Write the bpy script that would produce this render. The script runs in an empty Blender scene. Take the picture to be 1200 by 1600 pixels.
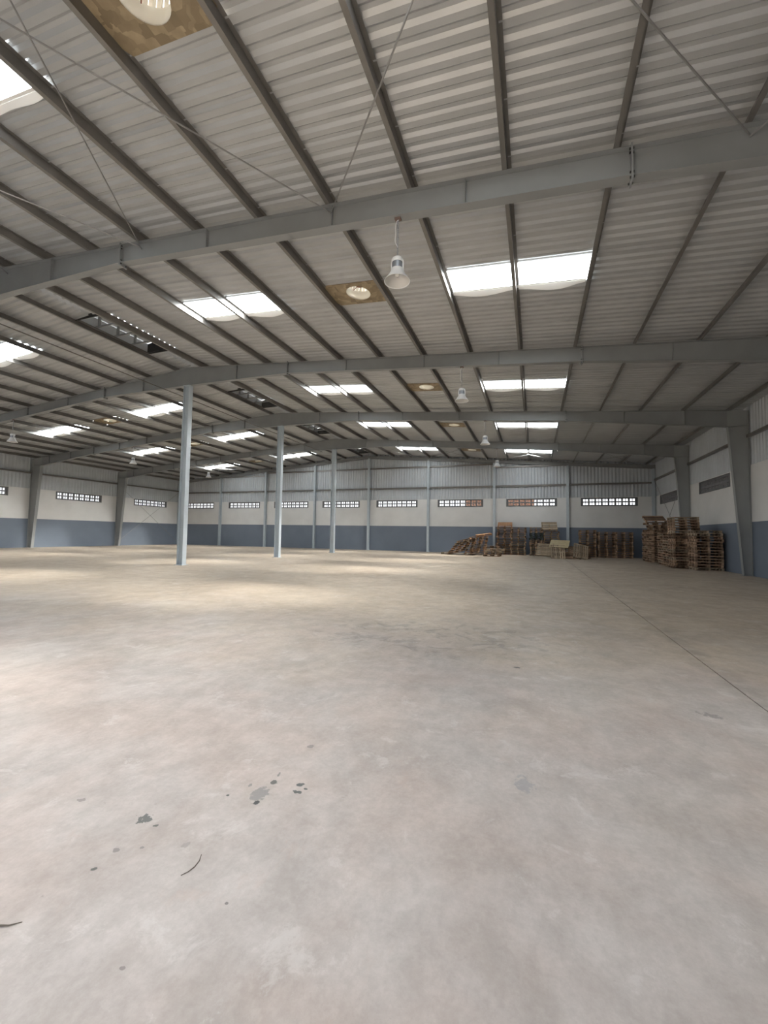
import bpy, math, random
from mathutils import Matrix, Vector
random.seed(11)
S = bpy.context.scene
COL = S.collection
PI = math.pi

# ------------------------------------------------------------------ camera, sky, sun, exposure
CAM = Vector((15.3966, 0.0, 1.5785))
right = Vector((0.94148957, 0.33665707, 0.01610587))
up = Vector((0.00248402, -0.05471555, 0.99849889))
fwd = Vector((-0.33703295, 0.94003629, 0.05235038))
cd = bpy.data.cameras.new('camera')
cam = bpy.data.objects.new('camera', cd)
COL.objects.link(cam)
m = Matrix((right, up, -fwd)).transposed().to_4x4()
m.translation = CAM
cam.matrix_world = m
cd.sensor_fit = 'HORIZONTAL'
cd.sensor_width = 36.0
cd.lens = 36.0 * 658.16 / 1200.0
cd.clip_start = 0.05
cd.clip_end = 500
S.camera = cam

SKYLIGHT_GLOW = 9.0
w = bpy.data.worlds.new('overcast_sky')
S.world = w
w.use_nodes = True
bg = w.node_tree.nodes['Background']
bg.inputs[0].default_value = (0.94, 0.96, 1.0, 1)
bg.inputs[1].default_value = 2.1
sd = bpy.data.lights.new('sun', 'SUN')
sun = bpy.data.objects.new('sun', sd)
COL.objects.link(sun)
sd.energy = 30.0
sd.angle = math.radians(22)
sd.color = (1.0, 0.96, 0.89)
sun.rotation_euler = Vector((-7.4, -2.2, -8.3)).to_track_quat('-Z', 'Y').to_euler()
sun.location = (10, 10, 40)
# second, wider sun added to stand in for forward scatter by the skylight sheets
hd = bpy.data.lights.new('scatter_fill_sun', 'SUN')
scatter_fill = bpy.data.objects.new('scatter_fill_sun', hd)
COL.objects.link(scatter_fill)
hd.energy = 60.0
hd.angle = math.radians(64)
hd.color = (1.0, 0.98, 0.95)
scatter_fill.rotation_euler = sun.rotation_euler
scatter_fill.location = (12, 12, 40)
S.view_settings.view_transform = 'Standard'
S.view_settings.look = 'None'
S.view_settings.gamma = 1
S.view_settings.use_curve_mapping = False
S.view_settings.exposure = 0.28
S.cycles.use_denoising = True
S.cycles.max_bounces = 10
S.cycles.diffuse_bounces = 6
S.cycles.transparent_max_bounces = 12

# ------------------------------------------------------------------ dimensions
L = 7.7119
F = [38.4118 - (5 - i) * L for i in range(6)]     # frame planes, F[5] is the far gable
ZR, SL = 9.2789, 0.078177
NP, X0 = 1.76713, 0.8017
PUR = [X0 + NP * k for k in range(14)]
XL, XR = -24.1, 24.4                               # inner faces of the side walls
YB = 38.58                                         # inner face of the far gable wall
YF = -0.55                                         # inner face of the front wall
SHW = 1.04                                         # cover width of one roof sheet
E0 = 5.36
SKY_ROWS = [-1, 6, 14, 21, 29]


def rz(x):
    return ZR - SL * abs(x)


# ------------------------------------------------------------------ materials
def mat(name, col, rough=0.6, metal=0.0, noise=0.0, nscale=4.0, bump=0.0, bscale=40.0, spec=0.5, rnd=0.0):
    mm = bpy.data.materials.new(name)
    mm.use_nodes = True
    nt = mm.node_tree
    b = nt.nodes['Principled BSDF']
    b.inputs['Roughness'].default_value = rough
    b.inputs['Metallic'].default_value = metal
    b.inputs['Specular IOR Level'].default_value = spec
    b.inputs['Base Color'].default_value = (*col, 1)
    tc = nt.nodes.new('ShaderNodeTexCoord')
    out = None
    if noise:
        n = nt.nodes.new('ShaderNodeTexNoise')
        n.inputs['Scale'].default_value = nscale
        n.inputs['Detail'].default_value = 5
        nt.links.new(tc.outputs['Object'], n.inputs['Vector'])
        r = nt.nodes.new('ShaderNodeMapRange')
        r.inputs[1].default_value = 0.3
        r.inputs[2].default_value = 0.7
        r.inputs[3].default_value = 1 - noise
        r.inputs[4].default_value = 1 + noise * 0.6
        nt.links.new(n.outputs[0], r.inputs[0])
        out = r.outputs[0]
    if rnd:
        oi = nt.nodes.new('ShaderNodeObjectInfo')
        r2 = nt.nodes.new('ShaderNodeMapRange')
        r2.inputs[3].default_value = 1 - rnd
        r2.inputs[4].default_value = 1 + rnd
        nt.links.new(oi.outputs['Random'], r2.inputs[0])
        if out is None:
            out = r2.outputs[0]
        else:
            mu = nt.nodes.new('ShaderNodeMath')
            mu.operation = 'MULTIPLY'
            nt.links.new(out, mu.inputs[0])
            nt.links.new(r2.outputs[0], mu.inputs[1])
            out = mu.outputs[0]
    if out is not None:
        vm = nt.nodes.new('ShaderNodeVectorMath')
        vm.operation = 'SCALE'
        vm.inputs[0].default_value = col
        nt.links.new(out, vm.inputs['Scale'])
        nt.links.new(vm.outputs[0], b.inputs['Base Color'])
    if bump:
        n2 = nt.nodes.new('ShaderNodeTexNoise')
        n2.inputs['Scale'].default_value = bscale
        nt.links.new(tc.outputs['Object'], n2.inputs['Vector'])
        bp = nt.nodes.new('ShaderNodeBump')
        bp.inputs['Strength'].default_value = bump
        bp.inputs['Distance'].default_value = 0.01
        nt.links.new(n2.outputs[0], bp.inputs['Height'])
        nt.links.new(bp.outputs[0], b.inputs['Normal'])
    return mm


M_roof = mat('roof_sheet_paint', (0.455, 0.468, 0.478), 0.38, 0.25, 0.06, 1.2)
M_clad = mat('wall_sheet_paint', (0.55, 0.585, 0.62), 0.5, 0.15, 0.06, 1.2)
M_steel = mat('steel_paint_shaded', (0.27, 0.282, 0.288), 0.45, 0.1, 0.08, 1.5)  # darker copy of the shared steel paint, roof shade put into the colour
M_col = mat('steel_paint_lit', (0.50, 0.56, 0.61), 0.45, 0.1, 0.06, 1.5)  # same steel paint, lighter copy with the skylight brightness in its colour
M_side = mat('steel_paint_half_shaded', (0.33, 0.345, 0.35), 0.45, 0.1, 0.06, 1.5)  # same steel paint again, darkened to paint in the shade along the walls
M_galv = mat('galvanised_steel', (0.21, 0.20, 0.19), 0.38, 0.4, 0.10, 2.5)
M_rod = mat('rod_steel', (0.30, 0.30, 0.30), 0.4, 0.5)
M_dark = mat('dark_bolt', (0.05, 0.05, 0.05), 0.6, 0.3)
M_white = mat('lamp_white', (0.80, 0.82, 0.84), 0.35)
M_lampin = mat('lamp_inner', (0.62, 0.62, 0.61), 0.45)
M_silver = mat('lamp_heatsink', (0.35, 0.38, 0.43), 0.35, 0.6)
M_bulb = mat('lamp_glass', (0.85, 0.85, 0.82), 0.1)
M_black = mat('black_cord', (0.04, 0.04, 0.04), 0.6)
M_ply = mat('brown_board', (0.32, 0.235, 0.125), 0.6, 0, 0.3, 3.0)
M_throat = mat('ventilator_white', (0.74, 0.72, 0.66), 0.4, 0.1)
M_rust = mat('rusty_hub', (0.25, 0.09, 0.06), 0.7)
M_hook = mat('hook_primer', (0.16, 0.11, 0.095), 0.7)
M_frame = mat('window_frame_paint', (0.14, 0.145, 0.15), 0.6)
M_block = mat('vent_block_concrete', (0.20, 0.205, 0.215), 0.8, 0, 0.1, 6)
M_wood = mat('pallet_wood', (0.35, 0.24, 0.165), 0.8, 0, 0.35, 6, 0.3, 60, 0.2, 0.6)
M_woodp = mat('pallet_wood_pale', (0.39, 0.31, 0.225), 0.8, 0, 0.3, 6, 0.3, 60, 0.2, 0.3)
M_woodo = mat('pallet_wood_orange', (0.46, 0.265, 0.15), 0.8, 0, 0.25, 6, 0.3, 60, 0.2, 0.25)
M_woodg = mat('pallet_wood_dark_green', (0.035, 0.045, 0.035), 0.8, 0, 0.2, 6)
M_board = mat('pale_board', (0.40, 0.33, 0.20), 0.7, 0, 0.12, 4)
M_neigh = mat('neighbour_wall', (0.13, 0.058, 0.032), 0.9, 0, 0.25, 3)
M_ground = mat('yard_earth', (0.15, 0.125, 0.095), 0.9, 0, 0.2, 0.6)
M_twig = mat('dry_twig', (0.09, 0.075, 0.06), 0.9)
M_film = mat('torn_film', (0.82, 0.81, 0.79), 0.5)


def mat_ply():
    mm = M_ply
    nt = mm.node_tree
    b = nt.nodes['Principled BSDF']
    for l in list(b.inputs['Base Color'].links):
        nt.links.remove(l)
    tc = nt.nodes.new('ShaderNodeTexCoord')
    v = nt.nodes.new('ShaderNodeTexVoronoi')
    v.distance = 'CHEBYCHEV'
    v.inputs['Scale'].default_value = 6
    nt.links.new(tc.outputs['Object'], v.inputs['Vector'])
    n = nt.nodes.new('ShaderNodeTexNoise')
    n.inputs['Scale'].default_value = 5
    nt.links.new(tc.outputs['Object'], n.inputs['Vector'])
    sp = nt.nodes.new('ShaderNodeSeparateColor')
    nt.links.new(v.outputs['Color'], sp.inputs[0])
    ad = nt.nodes.new('ShaderNodeMath')
    ad.operation = 'MULTIPLY'
    nt.links.new(sp.outputs[0], ad.inputs[0])
    nt.links.new(n.outputs[0], ad.inputs[1])
    cr = nt.nodes.new('ShaderNodeValToRGB')
    cr.color_ramp.elements[0].position = 0.05
    cr.color_ramp.elements[0].color = (0.215, 0.165, 0.10, 1)
    cr.color_ramp.elements[1].position = 0.6
    cr.color_ramp.elements[1].color = (0.40, 0.315, 0.20, 1)
    nt.links.new(ad.outputs[0], cr.inputs[0])
    nt.links.new(cr.outputs[0], b.inputs['Base Color'])


mat_ply()


def mat_wall():
    mm = bpy.data.materials.new('two_tone_wall_paint')
    mm.use_nodes = True
    nt = mm.node_tree
    b = nt.nodes['Principled BSDF']
    b.inputs['Roughness'].default_value = 0.7
    b.inputs['Specular IOR Level'].default_value = 0.3
    tc = nt.nodes.new('ShaderNodeTexCoord')
    sx = nt.nodes.new('ShaderNodeSeparateXYZ')
    nt.links.new(tc.outputs['Object'], sx.inputs[0])
    lt = nt.nodes.new('ShaderNodeMath')
    lt.operation = 'GREATER_THAN'
    lt.inputs[1].default_value = 2.38
    nt.links.new(sx.outputs[2], lt.inputs[0])
    n = nt.nodes.new('ShaderNodeTexNoise')
    n.inputs['Scale'].default_value = 0.9
    n.inputs['Detail'].default_value = 6
    nt.links.new(tc.outputs['Object'], n.inputs['Vector'])
    r = nt.nodes.new('ShaderNodeMapRange')
    r.inputs[1].default_value = 0.3
    r.inputs[2].default_value = 0.7
    r.inputs[3].default_value = 0.95
    r.inputs[4].default_value = 1.04
    nt.links.new(n.outputs[0], r.inputs[0])
    mx = nt.nodes.new('ShaderNodeMix')
    mx.data_type = 'RGBA'
    mx.inputs[6].default_value = (0.188, 0.222, 0.280, 1)
    mx.inputs[7].default_value = (0.74, 0.74, 0.735, 1)
    nt.links.new(lt.outputs[0], mx.inputs[0])
    vm = nt.nodes.new('ShaderNodeVectorMath')
    vm.operation = 'SCALE'
    nt.links.new(mx.outputs[2], vm.inputs[0])
    nt.links.new(r.outputs[0], vm.inputs['Scale'])
    nt.links.new(vm.outputs[0], b.inputs['Base Color'])
    return mm


M_wall = mat_wall()


def mat_floor():
    mm = bpy.data.materials.new('worn_concrete')
    mm.use_nodes = True
    nt = mm.node_tree
    N, K = nt.nodes, nt.links
    b = N['Principled BSDF']
    b.inputs['Specular IOR Level'].default_value = 0.35
    tc = N.new('ShaderNodeTexCoord')
    P = tc.outputs['Object']

    def noise(scale, detail=6, rough=0.6, sc=None, dist=0.0):
        n = N.new('ShaderNodeTexNoise')
        n.inputs['Scale'].default_value = scale
        n.inputs['Detail'].default_value = detail
        n.inputs['Roughness'].default_value = rough
        n.inputs['Distortion'].default_value = dist
        if sc:
            mp = N.new('ShaderNodeMapping')
            mp.inputs['Scale'].default_value = sc
            K.new(P, mp.inputs[0])
            K.new(mp.outputs[0], n.inputs['Vector'])
        else:
            K.new(P, n.inputs['Vector'])
        return n.outputs[0]

    def rng(v, a, c, d=0.0, e=1.0, smooth=True):
        r = N.new('ShaderNodeMapRange')
        r.interpolation_type = 'SMOOTHSTEP' if smooth else 'LINEAR'
        for i, q in ((1, a), (2, c), (3, d), (4, e)):
            r.inputs[i].default_value = q
        K.new(v, r.inputs[0])
        return r.outputs[0]

    def math_(op, a, c):
        q = N.new('ShaderNodeMath')
        q.operation = op
        for i, v in ((0, a), (1, c)):
            if isinstance(v, (int, float)):
                q.inputs[i].default_value = v
            else:
                K.new(v, q.inputs[i])
        return q.outputs[0]

    def mix(fac, a, c, blend='MIX'):
        q = N.new('ShaderNodeMix')
        q.data_type = 'RGBA'
        q.blend_type = blend
        for i, v in ((0, fac), (6, a), (7, c)):
            if isinstance(v, (int, float)):
                q.inputs[i].default_value = v
            elif isinstance(v, tuple):
                q.inputs[i].default_value = (*v, 1)
            else:
                K.new(v, q.inputs[i])
        return q.outputs[2]

    sx = N.new('ShaderNodeSeparateXYZ')
    K.new(P, sx.inputs[0])
    # tan tone deeper inside, grey tone nearer the doorway
    big = noise(0.55, 6, 0.6)
    yy = math_('ADD', sx.outputs[1], math_('MULTIPLY', math_('SUBTRACT', big, 0.5), 9.0))
    tan = rng(yy, 3.0, 9.5)
    grey = mix(rng(noise(0.9, 5, 0.6), 0.35, 0.65), (0.425, 0.37, 0.34), (0.43, 0.398, 0.378))
    tanc = mix(rng(noise(0.35, 6, 0.65), 0.35, 0.65), (0.40, 0.335, 0.268), (0.455, 0.39, 0.318))
    c = mix(tan, grey, tanc)
    # cloudy wear
    c = mix(0.6, c, mix(rng(noise(1.5, 8, 0.7, None, 0.3), 0.34, 0.66), (0.84, 0.83, 0.82), (1.12, 1.12, 1.12)), 'MULTIPLY')
    c = mix(0.8, c, mix(rng(noise(5.5, 9, 0.75, (1, 0.7, 1)), 0.38, 0.64), (0.90, 0.89, 0.88), (1.08, 1.08, 1.08)), 'MULTIPLY')
    c = mix(0.5, c, mix(rng(noise(30, 6, 0.75), 0.35, 0.65), (0.92, 0.91, 0.90), (1.07, 1.07, 1.07)), 'MULTIPLY')
    # pale worn patches and pinkish dust
    c = mix(rng(noise(2.6, 9, 0.75, None, 0.4), 0.56, 0.64, 0, 0.42), c, (0.56, 0.535, 0.515))
    c = mix(rng(noise(3.4, 9, 0.75, (1, 0.6, 1), 0.3), 0.58, 0.68, 0, 0.35), c, (0.43, 0.345, 0.30))
    # darker scuffed area a few metres in
    d = N.new('ShaderNodeVectorMath')
    d.operation = 'DISTANCE'
    mp = N.new('ShaderNodeMapping')
    mp.inputs['Scale'].default_value = (0.6, 1.0, 1.0)
    K.new(P, mp.inputs[0])
    K.new(mp.outputs[0], d.inputs[0])
    d.inputs[1].default_value = (13.9 * 0.6, 6.6, 0)
    sc = math_('MULTIPLY', rng(d.outputs['Value'], 0.2, 2.0, 1, 0), rng(noise(3.2, 7, 0.7, None, 0.8), 0.50, 0.62))
    c = mix(math_('MULTIPLY', sc, 0.55), c, (0.16, 0.15, 0.14))
    jd = math_('ABSOLUTE', math_('ADD', math_('SUBTRACT', sx.outputs[0], 17.45), math_('MULTIPLY', math_('SUBTRACT', noise(1.3, 5, 0.6), 0.5), 0.5)), 0)
    jb = math_('MULTIPLY', rng(jd, 0.03, 0.26, 1, 0), rng(noise(1.8, 6, 0.7), 0.38, 0.62))
    c = mix(math_('MULTIPLY', jb, 0.38), c, (0.19, 0.17, 0.15))
    sp = rng(noise(11, 4, 0.6), 0.70, 0.74)
    c = mix(math_('MULTIPLY', sp, 0.35), c, (0.20, 0.18, 0.17))
    # individual marks: (x, y, rx, ry, turn, colour, strength, ragged)
    marks = [(13.83, 2.23, .055, .09, .3, (.20, .20, .195), .7, .35), (13.86, 2.16, .018, .02, 0, (.045, .05, .05), .9, .4),
             (13.84, 2.36, .02, .03, .4, (.06, .07, .065), .8, .7), (13.82, 2.45, .01, .03, .3, (.16, .17, .16), .7, .7),
             (14.00, 2.40, .035, .02, .5, (.075, .085, .085), .9, .5), (14.04, 2.33, .04, .016, -.2, (.075, .085, .085), .9, .6),
             (14.06, 2.375, .014, .010, 0, (.075, .085, .085), .9, .4), (13.38, 1.82, .035, .03, .4, (.09, .10, .095), .85, 1.3),
             (13.48, 1.80, .02, .012, .4, (.06, .07, .065), .8, .8), (15.33, 2.91, .06, .10, .1, (.27, .27, .28), .6, .6),
             (13.46, 1.48, .022, .013, .5, (.085, .09, .085), .9, .4), (13.99, 1.20, .014, .009, .2, (.22, .20, .19), .9, .4),
             (14.16, 1.55, .011, .009, 0, (.17, .16, .15), .9, .3), (12.90, 1.81, .03, .018, .3, (.20, .18, .17), .7, .5),
             (13.74, 1.75, .018, .03, -.3, (.28, .26, .24), .7, .5), (16.88, 4.64, .10, .05, -.4, (.20, .19, .18), .7, .7),
             (15.19, 5.41, .045, .03, 0, (.07, .07, .07), .9, .3), (13.66, 2.15, .012, .012, 0, (.06, .07, .065), .9, .3),
             (13.72, 2.28, .010, .02, 0, (.18, .19, .18), .7, .5), (13.55, 1.66, .013, .013, 0, (.2, .19, .18), .8, .4),
             (13.45, 1.60, .016, .016, 0, (.2, .19, .18), .8, .6), (13.83, 2.85, .03, .03, .3, (.2, .19, .18), .7, .6)]
    nz = noise(26, 3, 0.6)
    for (mx_, my_, rx, ry, tr, colr, st, rag) in marks:
        mp = N.new('ShaderNodeMapping')
        mp.vector_type = 'TEXTURE'
        mp.inputs['Location'].default_value = (mx_, my_, 0)
        mp.inputs['Rotation'].default_value = (0, 0, tr)
        mp.inputs['Scale'].default_value = (rx, ry, 1)
        K.new(P, mp.inputs[0])
        ln = N.new('ShaderNodeVectorMath')
        ln.operation = 'LENGTH'
        K.new(mp.outputs[0], ln.inputs[0])
        v = math_('ADD', ln.outputs['Value'], math_('MULTIPLY', math_('SUBTRACT', nz, 0.5), rag * 5))
        c = mix(rng(v, 0.7, 0.95, st, 0), c, colr)
    K.new(c, b.inputs['Base Color'])
    K.new(rng(noise(2.0, 6, 0.65), 0.3, 0.7, 0.42, 0.62), b.inputs['Roughness'])
    bp = N.new('ShaderNodeBump')
    bp.inputs['Strength'].default_value = 0.12
    bp.inputs['Distance'].default_value = 0.02
    K.new(noise(6, 8, 0.7), bp.inputs['Height'])
    K.new(bp.outputs[0], b.inputs['Normal'])
    return mm


M_floor = mat_floor()


def mat_skylight():
    mm = bpy.data.materials.new('translucent_sheet')
    mm.use_nodes = True
    nt = mm.node_tree
    nt.nodes.remove(nt.nodes['Principled BSDF'])
    e = nt.nodes.new('ShaderNodeEmission')
    e.inputs[0].default_value = (0.92, 0.98, 1.0, 1)
    e.inputs[1].default_value = SKYLIGHT_GLOW
    t = nt.nodes.new('ShaderNodeBsdfTransparent')
    t.inputs[0].default_value = (0.80, 0.81, 0.80, 1)
    a = nt.nodes.new('ShaderNodeAddShader')
    nt.links.new(e.outputs[0], a.inputs[0])
    nt.links.new(t.outputs[0], a.inputs[1])
    nt.links.new(a.outputs[0], nt.nodes['Material Output'].inputs[0])
    return mm


M_sky = mat_skylight()


# ------------------------------------------------------------------ helpers
class MB:
    def __init__(s):
        s.v, s.f = [], []

    def add(s, verts, faces):
        o = len(s.v)
        s.v += [tuple(p) for p in verts]
        s.f += [tuple(i + o for i in f) for f in faces]
        return s

    def box(s, x0, y0, z0, x1, y1, z1):
        return s.add([(x0, y0, z0), (x1, y0, z0), (x1, y1, z0), (x0, y1, z0), (x0, y0, z1), (x1, y0, z1), (x1, y1, z1), (x0, y1, z1)],
                     [(3, 2, 1, 0), (4, 5, 6, 7), (0, 1, 5, 4), (1, 2, 6, 5), (2, 3, 7, 6), (3, 0, 4, 7)])

    def prism(s, poly, d0, d1, axis='y'):
        # extrude an outline along an axis
        n = len(poly)

        def P(a, c, d):
            return (a, d, c) if axis == 'y' else ((d, a, c) if axis == 'x' else (a, c, d))
        vs = [P(a, c, d0) for a, c in poly] + [P(a, c, d1) for a, c in poly]
        fs = [tuple(range(n))[::-1], tuple(range(n, 2 * n))]
        fs += [(i, (i + 1) % n, n + (i + 1) % n, n + i) for i in range(n)]
        return s.add(vs, fs)

    def tube(s, pts, r, n=8, cap=True):
        pts = [Vector(p) for p in pts]
        rings = []
        ref = None
        for i, p in enumerate(pts):
            d = (pts[min(i + 1, len(pts) - 1)] - pts[max(i - 1, 0)]).normalized()
            a = Vector((0, 0, 1)) if abs(d.z) < 0.9 else Vector((1, 0, 0))
            u = d.cross(a).normalized()
            q = d.cross(u).normalized()
            rr = r[i] if isinstance(r, (list, tuple)) else r
            rings.append([p + rr * (math.cos(2 * PI * k / n) * u + math.sin(2 * PI * k / n) * q) for k in range(n)])
        vs = [p for rg in rings for p in rg]
        fs = []
        for i in range(len(rings) - 1):
            for k in range(n):
                fs.append((i * n + k, i * n + (k + 1) % n, (i + 1) * n + (k + 1) % n, (i + 1) * n + k))
        if cap:
            fs.append(tuple(range(n)))
            fs.append(tuple(range(len(vs) - n, len(vs)))[::-1])
        return s.add(vs, fs)

    def lathe(s, prof, n=24, c=(0, 0, 0)):
        vs, fs = [], []
        for r_, z in prof:
            for k in range(n):
                a = 2 * PI * k / n
                vs.append((c[0] + r_ * math.cos(a), c[1] + r_ * math.sin(a), c[2] + z))
        for i in range(len(prof) - 1):
            for k in range(n):
                fs.append((i * n + k, i * n + (k + 1) % n, (i + 1) * n + (k + 1) % n, (i + 1) * n + k))
        return s.add(vs, fs)

    def mesh(s, name, mt, smooth=False):
        me = bpy.data.meshes.new(name)
        me.from_pydata(s.v, [], s.f)
        me.materials.append(mt)
        if smooth:
            me.polygons.foreach_set('use_smooth', [True] * len(me.polygons))
        me.update()
        return me

    def build(s, name, mt, parent=None, smooth=False):
        return link(name, s.mesh(name, mt, smooth), parent)


def link(name, me, parent=None, loc=None):
    o = bpy.data.objects.new(name, me)
    COL.objects.link(o)
    if parent:
        o.parent = parent
    if loc:
        o.location = loc
    return o


def tag(o, label, cat, group=None, kind='thing'):
    o['label'] = label
    o['category'] = cat
    o['kind'] = kind
    if group:
        o['group'] = group
    return o


def thing(name, label, cat, loc=(0, 0, 0), group=None):
    return tag(link(name, None, None, loc), label, cat, group)


def struct(o):
    o['kind'] = 'structure'
    return o


ORD = ['first', 'second', 'third', 'fourth', 'fifth', 'sixth', 'seventh', 'eighth', 'ninth', 'tenth', 'eleventh', 'twelfth', 'thirteenth',
       'fourteenth', 'fifteenth', 'sixteenth', 'seventeenth', 'eighteenth', 'nineteenth', 'twentieth', 'twenty-first', 'twenty-second', 'twenty-third']
FRAME = ['', 'first', 'second', 'third', 'fourth', 'gable']
BAY = ['overhead', 'second', 'third', 'fourth', 'end']


def rib_profile(width=SHW, h=0.045):
    # trapezoid ribs, four to a sheet: (u, height); the first edge hangs a little under the neighbour sheet
    p = width / 4
    pts = [(-0.025, -0.006), (0.0, -0.006), (0.004, 0)]
    for i in range(4):
        a = i * p
        pts += [(a + 0.090, 0), (a + 0.145, h), (a + 0.205, h), (a + 0.257, 0)]
    pts.append((width + 0.006, 0.0004))
    return pts


PROF = rib_profile()

# ------------------------------------------------------------------ floor and yard
fl = MB().box(XL - .2, YF - .2, -0.25, 17.410, YB + .2, 0).build('floor', M_floor)
struct(fl)
MB().box(17.424, YF - .2, -0.25, XR + .2, YB + .2, -0.002).build('floor_slab', M_floor, fl)
struct(MB().box(-70, -60, -0.6, 75, 90, -0.26).build('ground', M_ground))

# ------------------------------------------------------------------ walls with window openings
WZ0, WZ1, MZ = 4.17, 4.86, 4.90
winn = [0]


def vent_block_mesh(wd, ht, th=0.10):
    b = MB()
    t = 0.062
    b.box(-wd / 2, -th / 2, 0, wd / 2, th / 2, t).box(-wd / 2, -th / 2, ht - t, wd / 2, th / 2, ht)
    b.box(-wd / 2, -th / 2, t, -wd / 2 + t, th / 2, ht - t).box(wd / 2 - t, -th / 2, t, wd / 2, th / 2, ht - t)
    b.box(-.022, -th / 2 + .02, t, .022, th / 2 - .02, ht - t)
    b.box(-wd / 2 + t, -th / 2 + .02, ht / 2 - .02, -.022, th / 2 - .02, ht / 2 + .02)
    b.box(.022, -th / 2 + .02, ht / 2 - .02, wd / 2 - t, th / 2 - .02, ht / 2 + .02)
    return b.mesh('vent_block', M_block)


WW = 4.16
BLK = vent_block_mesh((WW - .24) / 8, (WZ1 - WZ0 - .10) / 2)


def window(cx, cy, along):
    # precast ventilation window: dark frame around two rows of eight cross-barred blocks
    winn[0] += 1
    r = link('window_%d' % winn[0], None, None, (cx, cy, WZ0))
    struct(r)
    if along == 'y':
        r.rotation_euler.z = PI / 2
    f = MB()
    h = WZ1 - WZ0
    f.box(-WW / 2, -.11, 0, WW / 2, .11, .05).box(-WW / 2, -.11, h - .05, WW / 2, .11, h)
    f.box(-WW / 2, -.11, .05, -WW / 2 + .12, .11, h - .05).box(WW / 2 - .12, -.11, .05, WW / 2, .11, h - .05)
    f.build('window_frame', M_frame, r)
    bw = (WW - .24) / 8
    bh = (h - .10) / 2
    for j in range(2):
        for i in range(8):
            link('vent_block', BLK, r, (-WW / 2 + .12 + bw * (i + .5), 0, .05 + bh * j))


def masonry(name, a0, a1, face, out, along, centres):
    # one wall with window openings; 'face' inner plane, 'out' outer plane
    b = MB()

    def seg(p, q, z0, z1):
        if along == 'x':
            b.box(p, min(face, out), z0, q, max(face, out), z1)
        else:
            b.box(min(face, out), p, z0, max(face, out), q, z1)
    seg(a0, a1, -0.02, WZ0)
    seg(a0, a1, WZ1, MZ)
    edges = [a0]
    for c in sorted(centres):
        edges += [c - WW / 2, c + WW / 2]
    edges.append(a1)
    for i in range(0, len(edges), 2):
        seg(edges[i], edges[i + 1], WZ0, WZ1)
    o = struct(b.build(name, M_wall))
    return o


gable_c = [-21.1, -14.9, -8.9, -3.1, 2.85, 8.95, 15.1, 21.1]
left_c = [3.6, 11.4, 19.3, 27.0, 34.65]
right_c = [3.6, 11.4, 19.2, 27.05, 35.15]
wb = masonry('wall_back', XL, XR, YB, YB + .2, 'x', gable_c)
wl = masonry('wall_left', YF, YB + .2, XL, XL - .2, 'y', left_c)
wr = masonry('wall_right', YF, YB + .2, XR, XR + .2, 'y', right_c)
for c in gable_c:
    window(c, YB + .1, 'x')
for c in left_c[1:]:
    window(XL - .1, c, 'y')
for c in right_c[1:]:
    window(XR + .1, c, 'y')
# front wall behind the viewer, with the open vehicle doorway
DX0, DX1, DZ = 9.0, 15.95, 4.8
b = MB()
b.box(XL - .2, YF - .2, -.02, DX0, YF, MZ).box(DX1, YF - .2, -.02, XR + .2, YF, MZ)
struct(b.build('wall_front', M_wall))
b = MB()
top = [(XL - .2, rz(XL - .2) + .2), (0, ZR + .2), (XR + .2, rz(XR + .2) + .2)]
b.prism([(XL - .2, MZ), (DX0, MZ), (DX0, DZ), (DX1, DZ), (DX1, MZ), (XR + .2, MZ)] + top[::-1], YF - .2, YF, 'y')
struct(b.build('trim_1', M_clad))


# corrugated wall sheets above the masonry
def clad(parent, along, face, a0, n, topz, inward):
    for i in range(n):
        u0 = a0 + i * SHW
        pts = []
        for (u, h) in PROF:
            pts.append((u0 + u, face + inward * (h - 0.0)))
        vs, fs = [], []
        for (u, d) in pts:
            for z in (MZ - .03, topz(u)):
                vs.append((u, d, z) if along == 'x' else (d, u, z))
        for k in range(len(pts) - 1):
            fs.append((2 * k, 2 * k + 2, 2 * k + 3, 2 * k + 1))
        MB().add(vs, fs).build('cladding_sheet', M_clad, parent)


clad(wb, 'x', YB + .06, XL, 47, lambda u: rz(u) + .262, -1)
clad(wl, 'y', XL - .06, YF - .2, 38, lambda u: rz(XL) + .262, 1)
clad(wr, 'y', XR + .06, YF - .2, 38, lambda u: rz(XR) + .262, -1)

# ------------------------------------------------------------------ roof sheets, skylights, ventilators
ceil = struct(link('ceiling', None))
SKY_X = [(PUR[2], PUR[4]), (PUR[7], PUR[9])]
PLY_X = (PUR[5], PUR[6])
VENT_ROWS = {}
for bi, k in enumerate(SKY_ROWS):
    for q in range(3):
        VENT_ROWS[k + q] = bi


def roof_mesh(xa, xb, y0, sgn, dz=0.0):
    vs, fs = [], []
    for (u, h) in PROF:
        for x in (xa, xb):
            vs.append((sgn * x, y0 + u, rz(x) + .203 + h + dz))
    for k in range(len(PROF) - 1):
        f = (2 * k, 2 * k + 1, 2 * k + 3, 2 * k + 2)
        fs.append(f if sgn > 0 else f[::-1])
    return MB().add(vs, fs)


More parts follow.
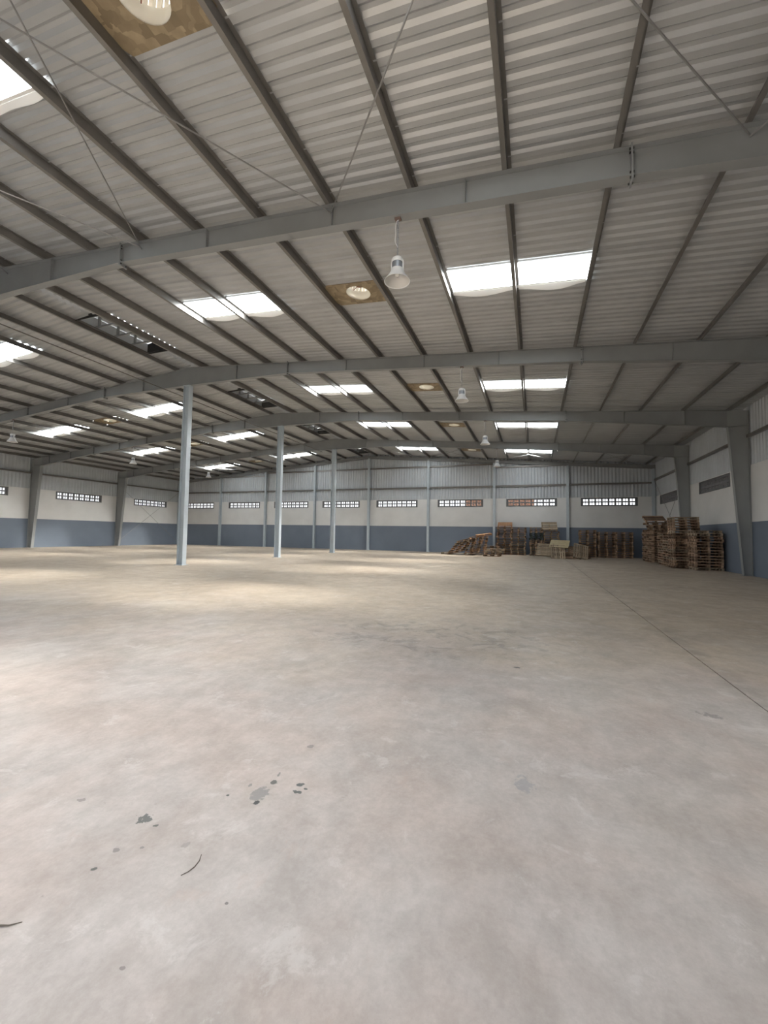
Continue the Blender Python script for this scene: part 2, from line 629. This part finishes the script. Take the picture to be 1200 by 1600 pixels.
def skylight(xa, xb, y0, sgn, bi, which):
    side = 'right' if sgn > 0 else 'left'
    t = thing('skylight', 'bright translucent skylight, %s part of %s slope, %s bay' % (which, side, BAY[bi]), 'skylight',
              (sgn * (xa + xb) / 2, y0 + SHW / 2, rz((xa + xb) / 2) + .2), 'translucent skylights in the roof')
    o = roof_mesh(xa + .02, xb - .02, y0, sgn, 0.004).build('translucent_sheet', M_sky, t)
    o.location = -Vector(t.location)
    fb = MB()
    fb.prism([(sgn * x, rz(x) + .196 + e) for x, e in ((xa + .06, 0), (xb - .06, 0), (xb - .06, .005), (xa + .06, .005))], y0 + SHW - .10, y0 + SHW + .03, 'y')
    fm = fb.build('flashing', M_film, t)
    fm.location = -Vector(t.location)
    # sagging torn film along the far edge
    for q in range(2):
        x_a = xa + (xb - xa) / 2 * q + .06
        x_b = x_a + (xb - xa) / 2 - .14
        vs, fs = [], []
        n = 14
        for i in range(n + 1):
            f = i / n
            x = x_a + (x_b - x_a) * f
            sag = .05 + (.03 if bi == 0 else .15) * math.sin(PI * f) ** 2 + .02 * math.sin(9 * f + q)
            z = rz(x) + .195
            vs += [(sgn * x, y0 + SHW - .05, z), (sgn * x, y0 + SHW + sag * .9, z - sag * .3),
                   (sgn * x, y0 + SHW + sag * .9, z - sag * .3 - .008), (sgn * x, y0 + SHW - .05, z - .008)]
        for i in range(n):
            a = 4 * i
            for e in range(4):
                fs.append((a + e, a + (e + 1) % 4, a + 4 + (e + 1) % 4, a + 4 + e))
        fm = MB().add(vs, fs).build('torn_film', M_film, t)
        fm.location = -Vector(t.location)


TURB = None


def ventilator(y0, sgn, bi):
    global TURB
    xa, xb = PLY_X
    cx, cy = (xa + xb) / 2, y0 + SHW / 2 - .03
    side = 'right' if sgn > 0 else 'left'
    t = thing('roof_ventilator', 'round turbine ventilator in brown board, %s slope, %s bay' % (side, BAY[bi]), 'ventilator',
              (sgn * cx, cy, rz(cx) + .19), 'turbine ventilators in the roof')
    t.rotation_euler.y = sgn * math.atan(SL)
    if TURB is None:
        hx, hy = (xb - xa) / 2 + .02, SHW / 2 + .02
        R0, n = .36, 32
        b = MB()
        vs, fs = [], []
        for z in (0, .018):
            for k in range(n):
                a = 2 * PI * k / n
                c, s_ = math.cos(a), math.sin(a)
                vs.append((R0 * c, R0 * s_, z))
                q = 1 / max(abs(c) / hx, abs(s_) / hy)
                vs.append((q * c, q * s_ + .02, z))
        for k in range(n):
            k2 = (k + 1) % n
            fs.append((2 * k, 2 * k + 1, 2 * k2 + 1, 2 * k2))
            fs.append((2 * n + 2 * k, 2 * n + 2 * k2, 2 * n + 2 * k2 + 1, 2 * n + 2 * k + 1))
            fs.append((2 * k, 2 * k2, 2 * n + 2 * k2, 2 * n + 2 * k))
            fs.append((2 * k + 1, 2 * n + 2 * k + 1, 2 * n + 2 * k2 + 1, 2 * k2 + 1))
        bm_ = b.add(vs, fs).mesh('brown_board', M_ply)
        th = MB().lathe([(.36, .0), (.36, .26), (.37, .26), (.37, .0)], 32).mesh('throat', M_throat, True)
        v = MB()
        for k in range(22):
            a, st = 2 * PI * k / 22, 2 * PI / 22
            q = []
            for e, r_ in ((0, .372), (.5 * st, .395), (.94 * st, .372)):
                for z in (.26, .56):
                    q += [(r_ * math.cos(a + e), r_ * math.sin(a + e), z), ((r_ + .006) * math.cos(a + e), (r_ + .006) * math.sin(a + e), z)]
            v.add(q, [(0, 4, 6, 2), (4, 8, 10, 6), (1, 3, 7, 5), (5, 7, 11, 9), (0, 2, 3, 1), (8, 9, 11, 10)])
        vm = v.mesh('vane_ring', M_throat)
        dm = MB().lathe([(.38, .55), (.36, .58), (.28, .63), (.15, .66), (.001, .67)], 32).mesh('dome', M_throat, True)
        h = MB().lathe([(.001, .22), (.10, .22), (.10, .25), (.001, .25)], 16)
        for k in range(3):
            a = 2 * PI * k / 3 + .4
            h.tube([(.08 * math.cos(a), .08 * math.sin(a), .235), (.36 * math.cos(a), .36 * math.sin(a), .235)], .008, 6)
        h.tube([(0, 0, .25), (0, 0, .66)], .012, 6)
        hm = h.mesh('hub', M_rust)
        TURB = [('brown_board', bm_), ('throat', th), ('vane_ring', vm), ('dome', dm), ('hub', hm)]
    for nm, me in TURB:
        link(nm, me, t)


for r in range(-5, 34):
    y0 = E0 + SHW * (r - 1)
    for sgn in (1, -1):
        holes = []
        start = 0.10
        if r in VENT_ROWS:
            start = PUR[0] + .02
        if r in SKY_ROWS:
            holes = [SKY_X[0], PLY_X, SKY_X[1]]
        xs = start
        for (ha, hb) in holes + [(24.75, None)]:
            roof_mesh(xs, ha, y0, sgn).build('roof_sheet', M_roof, ceil)
            xs = hb
        if holes:
            bi = SKY_ROWS.index(r)
            skylight(*SKY_X[0], y0, sgn, bi, 'upper')
            skylight(*SKY_X[1], y0, sgn, bi, 'lower')
            ventilator(y0, sgn, bi)
# ridge capping between the ridge ventilators
ys = [E0 + SHW * -6]
for k in SKY_ROWS:
    ys += [E0 + SHW * (k - 1), E0 + SHW * (k + 2)]
ys.append(E0 + SHW * 33)
for i in range(0, len(ys), 2):
    z1, z2 = ZR + .265, ZR + .265 - SL * .32
    MB().prism([(-.32, z2), (0, z1), (.32, z2), (.32, z2 + .004), (0, z1 + .004), (-.32, z2 + .004)], ys[i], ys[i + 1], 'y').build('ridge_cap', M_roof, ceil)
for bi, k in enumerate(SKY_ROWS):
    ya, yb = E0 + SHW * (k - 1), E0 + SHW * (k + 2)
    t = thing('ridge_ventilator', 'raised slot ventilator along the ridge, grey sheet sides, %s bay' % BAY[bi], 'ventilator',
              (0, ya, ZR + .2), 'ventilators along the ridge')
    ln = yb - ya
    for sx_ in (-1, 1):
        MB().box(sx_ * .80 - .015, 0, -.06, sx_ * .80 + .015, ln, .375).build('side_sheet', M_clad, t)
        MB().box(sx_ * .72 - .03, 0, -.10, sx_ * .72 + .03, ln, -.04).build('curb_rail', M_galv, t)
    MB().prism([(-1.05, .36), (0, .50), (1.05, .36), (1.05, .37), (0, .51), (-1.05, .37)], -.1, ln + .1, 'y').build('cap', M_roof, t)
    for yy in (0.0, ln - .02):
        MB().prism([(-.80, -.10), (.80, -.10), (.80, .36), (0, .49), (-.80, .36)], yy, yy + .02, 'y').build('end_plate', M_dark, t)
    for q in range(1, 4):
        yy = ln * q / 4
        c = MB().box(-.80, yy - .03, -.02, .80, yy + .03, .04)
        c.build('cross_bar', M_steel, t)
        for sx_ in (-1, 1):
            MB().box(sx_ * .62 - .04, yy - .035, .04, sx_ * .62 + .04, yy + .035, .40).build('post', M_steel, t)

# ------------------------------------------------------------------ purlins
for sgn in (1, -1):
    for k, x in enumerate(PUR):
        z = rz(x)
        t_, fw = .005, .075
        a = 1 if sgn > 0 else -1
        prof = [(-fw, .0), (0, 0), (t_, 0), (t_, .195), (fw, .195), (fw, .2), (0, .2), (0, t_), (-fw, t_)]
        prof += [(-fw, .02), (-fw - .004, .02), (-fw - .004, 0)]
        prof = [(sgn * x + a * px_, z + pz) for px_, pz in prof]
        o = MB().prism(prof, YF + .02, YB - .01, 'y').build('roof_purlin', M_galv)
        tag(o, 'long galvanised roof purlin, %s from the ridge on the %s slope' % (ORD[k], 'right' if sgn > 0 else 'left'), 'purlin',
            None, 'thing')
        o['group'] = 'galvanised roof purlins'


# ------------------------------------------------------------------ frames
def depth(x):
    x = abs(x)
    pts = [(0, .86), (5.45, .47), (16.9, .50), (23.7, .76), (30, .8)]
    for (a, da), (c, dc) in zip(pts, pts[1:]):
        if x <= c:
            return da + (dc - da) * (x - a) / (c - a)
    return .8


def strip(pts_top, th, y0, y1):
    # plate following a polyline in xz
    b = MB()
    for (xa, za), (xb, zb) in zip(pts_top, pts_top[1:]):
        b.prism([(xa, za), (xb, zb), (xb, zb - th), (xa, za - th)] if xa < xb else [(xb, zb), (xa, za), (xa, za - th), (xb, zb - th)], y0, y1, 'y')
    return b


RFW = .20
for fi in range(1, 5):
    y = F[fi]
    for sgn in (1, -1):
        side = 'right' if sgn > 0 else 'left'
        xin = 23.62 if sgn > 0 else 22.95
        t = thing('steel_rafter', 'grey tapered steel rafter, %s half of the %s frame from the doorway' % (side, FRAME[fi]), 'rafter',
                  (0, y, ZR), 'steel roof rafters')
        kn = [0, 5.45, 16.9, xin]
        topl = [(sgn * x, -SL * x) for x in kn]
        botl = [(sgn * x, -SL * x - depth(x)) for x in kn]
        w_ = MB()
        for i in range(3):
            w_.prism([topl[i], topl[i + 1], botl[i + 1], botl[i]], -.005, .005, 'y')
        w_.build('web', M_steel, t)
        strip(topl, .012, -RFW / 2, RFW / 2).build('top_flange', M_steel, t)
        strip([(a, c + .012) for a, c in botl], .012, -RFW / 2, RFW / 2).build('bottom_flange', M_steel, t)
        for xs in (5.45, 16.9):
            p = MB()
            zt, zb = -SL * xs + .04, -SL * xs - depth(xs) - .07
            p.box(sgn * xs - .014, -.11, zb, sgn * xs + .014, .11, zt)
            e = p.build('end_plate', M_steel, t)
            bb = MB()
            for zq in (zt - .07, zt - .14, zb + .14, zb + .05):
                for yq in (-.07, .07):
                    bb.box(sgn * xs - .035, yq - .013, zq - .013, sgn * xs + .035, yq + .013, zq + .013)
            bb.build('bolts', M_dark, e)['kind'] = 'stuff'
        for xs in (2.8, 8.2, 11.45, 14.2, 19.5, 22.0):
            zt, zb = -SL * xs - .01, -SL * xs - depth(xs) + .01
            MB().box(sgn * xs - .004, -.085, zb, sgn * xs + .004, -.005, zt).box(sgn * xs - .004, .005, zb, sgn * xs + .004, .085, zt).build('stiffener', M_steel, t)
        # fly braces from the purlins down to the bottom flange
        for kx in (1, 4, 11):
            xs = PUR[kx]
            zb = -SL * xs - depth(xs) + .05
            MB().tube([(sgn * xs, .05, zb), (sgn * xs, .62, -SL * xs + .04)], .014, 5).build('fly_brace', M_galv, t)

# tapered side columns
for fi in range(1, 5):
    y = F[fi]
    for sgn, xo, xb_, xt in ((1, XR, 24.06, 23.62), (-1, XL, -23.55, -22.95)):
        side = 'right' if sgn > 0 else 'left'
        t = thing('steel_column', 'tapered grey steel column standing against the %s wall, %s frame' % (side, FRAME[fi]), 'column',
                  (xo, y, 0), 'tapered columns along the side walls')
        zt = rz(xt) - depth(xt)
        a, c, o_ = xb_ - xo, xt - xo, -sgn * .012
        MB().prism([(a, .02), (o_, .02), (o_, rz(xo)), (c, rz(xt)), (c, zt)], -.006, .006, 'y').build('web', M_side, t)
        MB().prism([(a, .02), (a + sgn * .014, .02), (c + sgn * .014, zt), (c, zt)], -.11, .11, 'y').build('inner_flange', M_side, t)
        MB().box(min(o_, o_ - sgn * .012), -.11, .02, max(o_, o_ - sgn * .012), .11, rz(xo)).build('outer_flange', M_side, t)
        MB().prism([(c, zt), (o_, zt + .0), (o_, zt - .014), (c, zt - .014)], -.10, .10, 'y').build('stiffener', M_side, t)
        MB().box(min(a - sgn * .05, -sgn * .002), -.16, 0, max(a - sgn * .05, -sgn * .002), .16, .02).build('base_plate', M_side, t)

# straight columns under the ridge
for fi in range(1, 5):
    t = thing('steel_column', 'pale grey H-section column under the ridge, %s frame from the doorway' % FRAME[fi], 'column',
              (0, F[fi], 0), 'columns along the ridge line')
    zt = rz(0) - .86
    MB().box(-.16, -.006, .02, .16, .006, zt).build('web', M_col, t)
    for sx_ in (-1, 1):
        MB().box(sx_ * .16 - .008, -.12, .02, sx_ * .16 + .008, .12, zt).build('flange', M_col, t)
    MB().box(-.24, -.19, 0, .24, .19, .02).build('base_plate', M_col, t)
    MB().box(-.18, -.13, zt - .018, .18, .13, zt).build('cap_plate', M_col, t)

# gable columns, gable rafter and girts
GX = [-24.0, -18, -12, -6, 0, 6, 12, 18, 24.25]
NAMEG = ['in the left back corner', 'between the first two gable windows', 'between the second and third gable windows', 'between the third and fourth gable windows',
         'at the middle of the gable', 'between the fifth and sixth gable windows', 'beside the tall pallet stack', 'behind the leaning pallets', 'in the right back corner']
for i, x in enumerate(GX):
    t = thing('steel_column', 'slim grey steel gable column %s' % NAMEG[i], 'column', (x, YB - .14, 0), 'columns of the far gable')
    zt = rz(x) - .28
    MB().box(-.006, -.12, .02, .006, .125, zt).build('web', M_col, t)
    for q in (-.12, .125):
        MB().box(-.10, q - .007, .02, .10, q + .007, zt).build('flange', M_col, t)
    MB().box(-.15, -.16, 0, .15, .14, .02).build('base_plate', M_col, t)
for sgn, side, xo in ((1, 'right', XR), (-1, 'left', -XL)):
    t = thing('steel_rafter', 'slim steel rafter along the top of the far gable, %s half' % side, 'rafter', (0, YB - .16, ZR), 'steel roof rafters')
    tl = [(0, 0), (sgn * xo, -SL * xo)]
    bl = [(0, -.28), (sgn * xo, -SL * xo - .28)]
    MB().prism([tl[0], tl[1], bl[1], bl[0]], -.004, .004, 'y').build('web', M_steel, t)
    strip(tl, .01, -.08, .12).build('top_flange', M_steel, t)
    strip([(a, c + .01) for a, c in bl], .01, -.08, .12).build('bottom_flange', M_steel, t)


def girt(p0, p1, z, along, face, inward, label, grp):
    b = MB()
    pr = [(0, 0), (inward * .14, 0), (inward * .14, .13), (inward * .132, .13), (inward * .132, .006), (0.008 * inward, .006), (.008 * inward, .05), (0, .05)]
    vs = [(face + a, z + c) for a, c in pr]
    if along == 'x':
        b.prism(vs, p0, p1, 'x')
    else:
        b.prism(vs, p0, p1, 'y')
    o = b.build('wall_girt', M_galv)
    tag(o, label, 'girt', grp)


GW = ['leftmost', 'second', 'third', 'fourth', 'fifth', 'sixth', 'seventh', 'rightmost']
for i in range(8):
    a, c = GX[i] + .11, GX[i + 1] - .11
    girt(a, c, 5.93, 'x', YB + .01, -1, 'lower steel girt across the wall sheets above the %s gable window' % GW[i], 'girts of the far gable')
    if 1 <= i <= 6:
        girt(a, c, 7.62 if i in (1, 6) else 7.92, 'x', YB + .01, -1, 'upper steel girt high above the %s gable window' % GW[i], 'girts of the far gable')
    if i in (3, 4):
        pass
for i in range(0, 5):
    a, c = max(F[i], YF) + .12, min(F[i + 1], YB) - .12
    for sgn, face, side in ((1, XR, 'right'), (-1, XL, 'left')):
        girt(a, c, 6.12, 'y', face, -sgn, 'steel girt on the %s side wall sheets, %s bay' % (side, BAY[i]), 'girts of the side walls')


# ------------------------------------------------------------------ rod bracing
def rod(p, q, label, grp, r=.014):
    o = MB().tube([p, q], r, 6).build('brace_rod', M_rod)
    tag(o, label, 'rod', grp)


nodes = [PUR[0], PUR[3], PUR[6], PUR[10], PUR[13] - .3]
PANEL = ['ridge', 'second', 'third', 'eave']
for bi, (ya, yb) in ((0, (YF + .05, F[1] - .02)), (4, (F[4] + .02, YB - .27))):
    for sgn, side in ((1, 'right'), (-1, 'left')):
        for i in range(4):
            for d in (0, 1):
                xa, xb = (nodes[i], nodes[i + 1]) if d == 0 else (nodes[i + 1], nodes[i])
                off = -.13 - .03 * d
                rod((sgn * xa, ya, rz(xa) + off), (sgn * xb, yb, rz(xb) + off),
                    'thin roof brace rod, %s slope %s bay, %s panel, running %s' % (side, BAY[bi], PANEL[i], 'down-slope' if d == 0 else 'up-slope'),
                    'roof brace rods')
for sgn, side, xo in ((1, 'right', XR - .06), (-1, 'left', XL + .06)):
    for d in (0, 1):
        za, zb = (.35, 6.0) if d == 0 else (6.0, .35)
        rod((xo - sgn * .03 * d, F[4] + .15, za), (xo - sgn * .03 * d, YB - .3, zb),
            'thin diagonal brace rod on the %s wall, %s towards the far gable' % (side, 'rising' if d == 0 else 'falling'), 'wall brace rods')
# conduit under the left slope
o = MB().tube([(-1.0, .3, 8.22), (-1.0, 30.5, 8.22)], .022, 8).build('conduit_pipe', M_galv)
tag(o, 'thin grey conduit pipe running under the rafters left of the ridge', 'pipe')

# ------------------------------------------------------------------ pendant high-bay lamps
LM = None


def lamp(x, fi, label):
    global LM
    zb = rz(x) - depth(x)
    t = thing('pendant_lamp', label, 'lamp', (x, F[fi], 6.50), 'bell-shaped pendant lamps')
    if LM is None:
        LM = []
        LM.append(('shade', MB().lathe([(.118, .245), (.128, .205), (.155, .145), (.205, .07), (.245, .015), (.255, .0), (.246, .0), (.236, .018), (.196, .07), (.146, .143), (.110, .225)], 32).mesh('shade', M_white, True)))
        LM.append(('reflector', MB().lathe([(.237, .012), (.193, .068), (.143, .141), (.108, .20), (.001, .21)], 32).mesh('reflector', M_lampin, True)))
        LM.append(('heat_sink', MB().lathe([(.100, .235), (.105, .25), (.098, .262), (.105, .275), (.098, .29), (.105, .305), (.098, .32), (.105, .335), (.098, .35), (.105, .365), (.1, .38), (.001, .38)], 24).mesh('heat_sink', M_silver, True)))
        LM.append(('cap', MB().lathe([(.112, .37), (.118, .38), (.118, .43), (.10, .46), (.05, .475), (.001, .475)], 24).mesh('cap', M_white, True)))
        y_ = MB()
        for s_ in (-1, 1):
            y_.box(s_ * .118 - .008, -.02, .20, s_ * .118 + .008, .02, .40)
        LM.append(('yoke', y_.mesh('yoke', M_white)))
        LM.append(('bulb', MB().lathe([(.001, .095), (.03, .105), (.042, .13), (.04, .16), (.028, .18), (.028, .205)], 16).mesh('bulb', M_bulb, True)))
    for nm, me in LM:
        link(nm, me, t)
    top = zb - 6.50
    c = MB()
    z = .475
    k = 0
    while z < top - .06:          # chain links
        w_ = .016
        n = 8
        ring = []
        for i in range(n + 1):
            a = 2 * PI * i / n
            u, v_ = w_ * math.cos(a), .030 * math.sin(a)
            ring.append((u, 0, z + .03 + v_) if k % 2 == 0 else (0, u, z + .03 + v_))
        c.tube(ring, .0055, 5, False)
        z += .046
        k += 1
    c.build('chain', M_silver, t)
    pts = []
    for i in range(15):
        f = i / 14
        pts.append((-.02 - .035 * math.sin(PI * f) - .02 * math.sin(3 * PI * f) * (1 - f) + (.05 if f > .93 else 0), 0, .74 + (top - .76) * f))
    MB().tube([(0, 0, .70)] + pts, .007, 6).build('cord', M_white, t)
    MB().box(-.06, -.045, top - .035, .06, .045, top).tube([(0, 0, top - .035), (0, 0, z - .01)], .012, 6).build('hook_plate', M_hook, t)


for fi, nm in ((1, 'nearest and largest'), (2, 'second'), (3, 'third'), (4, 'fourth and smallest')):
    lamp(12.88, fi, 'white bell-shaped pendant lamp on the right half, %s of the row' % nm)
for fi, nm in ((2, 'near the left picture edge'), (3, 'second of the row'), (4, 'farthest of the row')):
    lamp(-12.75, fi, 'white bell-shaped pendant lamp on the left half, %s' % nm)


# ------------------------------------------------------------------ pallets
def pallet_meshes():
    out = {}
    PW, PD = 1.2, 1.0
    out['top'] = MB().box(-PW / 2, -.07, 0.122, PW / 2, .07, .144)
    out['slat'] = MB().box(-PW / 2, -.046, 0.122, PW / 2, .046, .144)
    out['base'] = MB().box(-PW / 2, -.05, 0.0, PW / 2, .05, .021)
    b = MB()
    for yy in (-.40, 0, .40):
        b.box(-.05, yy - .07, .021, .05, yy + .07, .100)
    out['bearer'] = b.box(-.05, -PD / 2 + .005, .100, .05, PD / 2 - .005, .122)
    return out


pm = pallet_meshes()
PMESH = {}
for key, mt_ in (('brown', M_wood), ('pale', M_woodp), ('orange', M_woodo), ('dark green', M_woodg)):
    PMESH[key] = (pm['top'].mesh('deck_board', mt_), pm['bearer'].mesh('bearer', mt_), pm['base'].mesh('base_board', mt_), pm['slat'].mesh('deck_board', mt_))


def pallet(mtx, label, group, tone='brown', nb=5):
    t = thing('wooden_pallet', label, 'pallet', (0, 0, 0), group)
    t.matrix_basis = mtx
    top, bear, base, slat = PMESH[tone]
    if nb > 5:
        top = slat
    for i in range(nb):
        link('deck_board', top, t, (0, -.43 + .86 * i / (nb - 1), 0))
    for xx in (-.55, 0, .55):
        link('bearer', bear, t, (xx, 0, 0))
    for yy in (-.44, 0, .44):
        link('base_board', base, t, (0, yy, 0))
    return t


def T(x, y, z, rx=0, ry=0, rzz=0, pre=0):
    return Matrix.Translation((x, y, z)) @ Matrix.Rotation(math.radians(rzz), 4, 'Z') @ Matrix.Rotation(math.radians(ry), 4, 'Y') @ \
        Matrix.Rotation(math.radians(rx), 4, 'X') @ Matrix.Rotation(math.radians(pre), 4, 'Z')


PH = .1445


def stack(x, y, n, where, base=0, turn=0, jit=.03, pale=.12, dark=(), wob=2.5):
    for i in range(n):
        tone = 'pale' if random.random() < pale else 'brown'
        if i in dark:
            tone = 'dark green'
        fr = i + 1
        lab = '%s wooden pallet, %s from the floor in the stack %s' % (tone, ORD[fr - 1], where)
        pallet(T(x + random.uniform(-jit, jit), y + random.uniform(-jit, jit), base + PH * i, 0, 0, turn + random.uniform(-wob, wob)),
               lab, 'stacked wooden pallets', tone)


stack(12.93, 37.65, 13, 'beside the gable column', jit=.055, wob=6)
stack(14.07, 37.5, 16, 'right of the column stack', pale=.2, jit=.05, wob=5)
stack(15.48, 37.5, 15, 'left of the leaning pallets', turn=90, pale=.25, dark=(9, 10, 11, 12), jit=.04, wob=4)
stack(16.66, 37.6, 14, 'behind the leaning pallets', pale=.2, jit=.05, wob=5)
stack(19.40, 37.7, 15, 'first right of the leaning pallets')
stack(20.74, 37.7, 14, 'second right of the leaning pallets')
stack(21.97, 37.7, 14, 'near the right back corner')
stack(23.05, 32.4, 17, 'before the braced wall panel', turn=90)
stack(23.05, 33.75, 15, 'deepest along the right wall', turn=90)
stack(23.02, 29.6, 13, 'before the fourth wall column', turn=90, pale=.3)
stack(22.95, 28.3, 13, 'second along the right wall', turn=90, pale=.3)
stack(22.98, 27.0, 19, 'tallest along the right wall', turn=0, pale=.25)
stack(23.62, 25.95, 14, 'nearest along the right wall', turn=0, pale=.1)

# pallets set apart on top of stacks
pallet(T(13.0, 37.6, PH * 13, 0, 0, 12), 'dark pallet turned askew on the stack beside the gable column, lower', 'odd pallets on stacks')
pallet(T(12.96, 37.6, PH * 14, 0, 0, 2), 'dark pallet on the stack beside the gable column, second from top', 'odd pallets on stacks')
pallet(T(12.95, 37.5, PH * 15, 0, 0, -3), 'dark pallet directly under the tilted orange pallet', 'odd pallets on stacks')
pallet(T(12.98, 37.7, PH * 16 + .17, 19, 0, 2), 'orange pallet tilted on top of the stack beside the gable column', 'odd pallets on stacks', 'orange')
pallet(T(16.55, 37.6, PH * 14, 0, 0, -2), 'wooden pallet under the steep pallet behind the leaning group', 'odd pallets on stacks')
pallet(T(16.52, 37.45, PH * 15 + .22, 38, 0, 3), 'steeply tilted pallet on top of the stack behind the leaning group', 'odd pallets on stacks', 'pale')
pallet(T(22.95, 32.5, PH * 17 + .02, 0, 0, 2), 'dark pallet second from top in front of the braced wall panel', 'odd pallets on stacks')
pallet(T(22.86, 32.4, PH * 18 + .18, 22, 0, 1), 'dark pallet tilted on top in front of the braced wall panel', 'odd pallets on stacks')
pallet(T(15.48, 37.5, PH * 15 + .02, 2, 0, 90), 'pale pallet on top of the stack left of the leaning pallets', 'odd pallets on stacks', 'pale')

# slumped heap
g = 'pallets of the slumped heap'


def slump(xl, y, n, tilt, shift, where, tones, z0=0.0, yaw=0):
    # a fallen stack: parallel tilted pallets, lower left edge on what lies below
    th = math.radians(tilt)
    for i in range(n):
        d = .6 + shift * i
        x = xl + d * math.cos(th) - PH * 1.02 * i * math.sin(th)
        z = z0 + d * math.sin(th) + PH * 1.02 * i * math.cos(th)
        tone = tones[i % len(tones)]
        pallet(T(x, y + random.uniform(-.07, .07), z, 0, -tilt, yaw + random.uniform(-5, 5)),
               '%s pallet lying slanted %s, %s from below' % (tone, where, ORD[i]), g, tone)


slump(8.05, 35.2, 1, 6, 0, 'at the far left tip of the heap', ['pale'])
slump(8.75, 34.6, 6, 15, .19, 'in the left part of the heap', ['brown', 'brown', 'orange', 'brown', 'pale'], 0, -6)
slump(10.0, 34.75, 9, 12, .085, 'in the main slumped stack', ['brown', 'orange', 'brown', 'pale', 'brown', 'orange', 'brown'], 0.0, 4)
slump(10.3, 36.0, 9, 8, .05, 'at the back of the heap', ['brown', 'brown', 'orange', 'brown'], 0.0, -3)
for i in range(5):
    pallet(T(11.95, 37.0, PH * i, 0, 0, 4 - 3 * i), 'brown pallet lying flat at the back right of the heap, %s from the floor' % ORD[i], g)
pallet(T(11.45, 35.4, 1.58, 3, -8, 14), 'orange pallet at the very top of the heap', g, 'orange')
pallet(T(9.95, 35.5, .98, -4, -24, 22), 'brown pallet tipped up on the left shoulder of the heap', g, 'brown')
for i in range(3):
    pallet(T(12.30 + .05 * i, 33.55, PH * i, 0, 0, -8 + 3 * i), '%s pallet lying flat in front of the heap, %s from the floor' % ('pale' if i == 2 else 'brown', ORD[i]), g, 'pale' if i == 2 else 'brown')
pallet(T(12.52, 33.62, PH * 3, 0, 0, 16), 'pale pallet lying askew on top of the flat pallets before the heap', g, 'pale')

# leaning group
g = 'pallets of the leaning group'
for i in range(5):
    pallet(T(17.25, 34.55, PH * i, 0, 0, 3 - 2 * i), 'brown pallet lying flat under the pale board, %s from the floor' % ORD[i], g, 'brown')
pallet(T(16.98, 33.42, .40, 57, 0, 2, 90), 'pale pallet leaning upright in front, slats running up and down', g, 'pale', 7)
pallet(T(16.15, 33.95, .56, 62, 0, -16, 0), 'pale pallet leaning at the left end, slats level', g, 'pale', 7)
pallet(T(18.45, 33.15, .50, 56, 14, 10, 90), 'pale pallet leaning skewed at the right end', g, 'pale', 7)
pallet(T(17.85, 33.85, .42, 60, 0, 6, 0), 'brown pallet leaning behind between the front pallets', g, 'brown', 7)
for i in range(5):
    pallet(T(18.62, 34.6, PH * i, 0, 0, -12 + 2 * i), 'brown pallet lying flat behind the skewed pallet, %s from the floor' % ORD[i], g)
pallet(T(18.60, 34.62, .735, 1, 1, 8), 'brown pallet lying askew to the right of the pale board', g, 'brown')
o = MB().box(-.66, -.62, 0, .66, .62, .016).build('plywood_sheet', M_board)
o.matrix_basis = T(17.12, 33.95, 1.06, 25, 2, -10)
tag(o, 'pale plywood sheet lying tilted on top of the leaning pallets', 'board')

# twigs on the floor
o = MB().tube([(13.868, 1.590, .004), (13.884, 1.618, .005), (13.890, 1.650, .006), (13.884, 1.685, .006), (13.862, 1.722, .004)], [.0016, .0024, .0026, .0024, .0015], 5).build('dry_twig', M_twig)
tag(o, 'thin dark curved twig lying on bare concrete near the viewer', 'twig')
o = MB().tube([(13.36, 1.130, .004), (13.40, 1.146, .006), (13.43, 1.158, .006), (13.46, 1.188, .004)], [.0025, .0035, .003, .0015], 5).build('dry_twig', M_twig)
tag(o, 'short dry twig at the left edge of the floor', 'twig')

# ------------------------------------------------------------------ what stands outside the windows
struct(MB().box(9.0, 42.0, -.3, 15.35, 42.3, 9.0).build('wall_neighbour', M_neigh))
struct(MB().box(27.5, 8, -.3, 27.8, 46, 10.0).build('wall_neighbour', M_neigh))
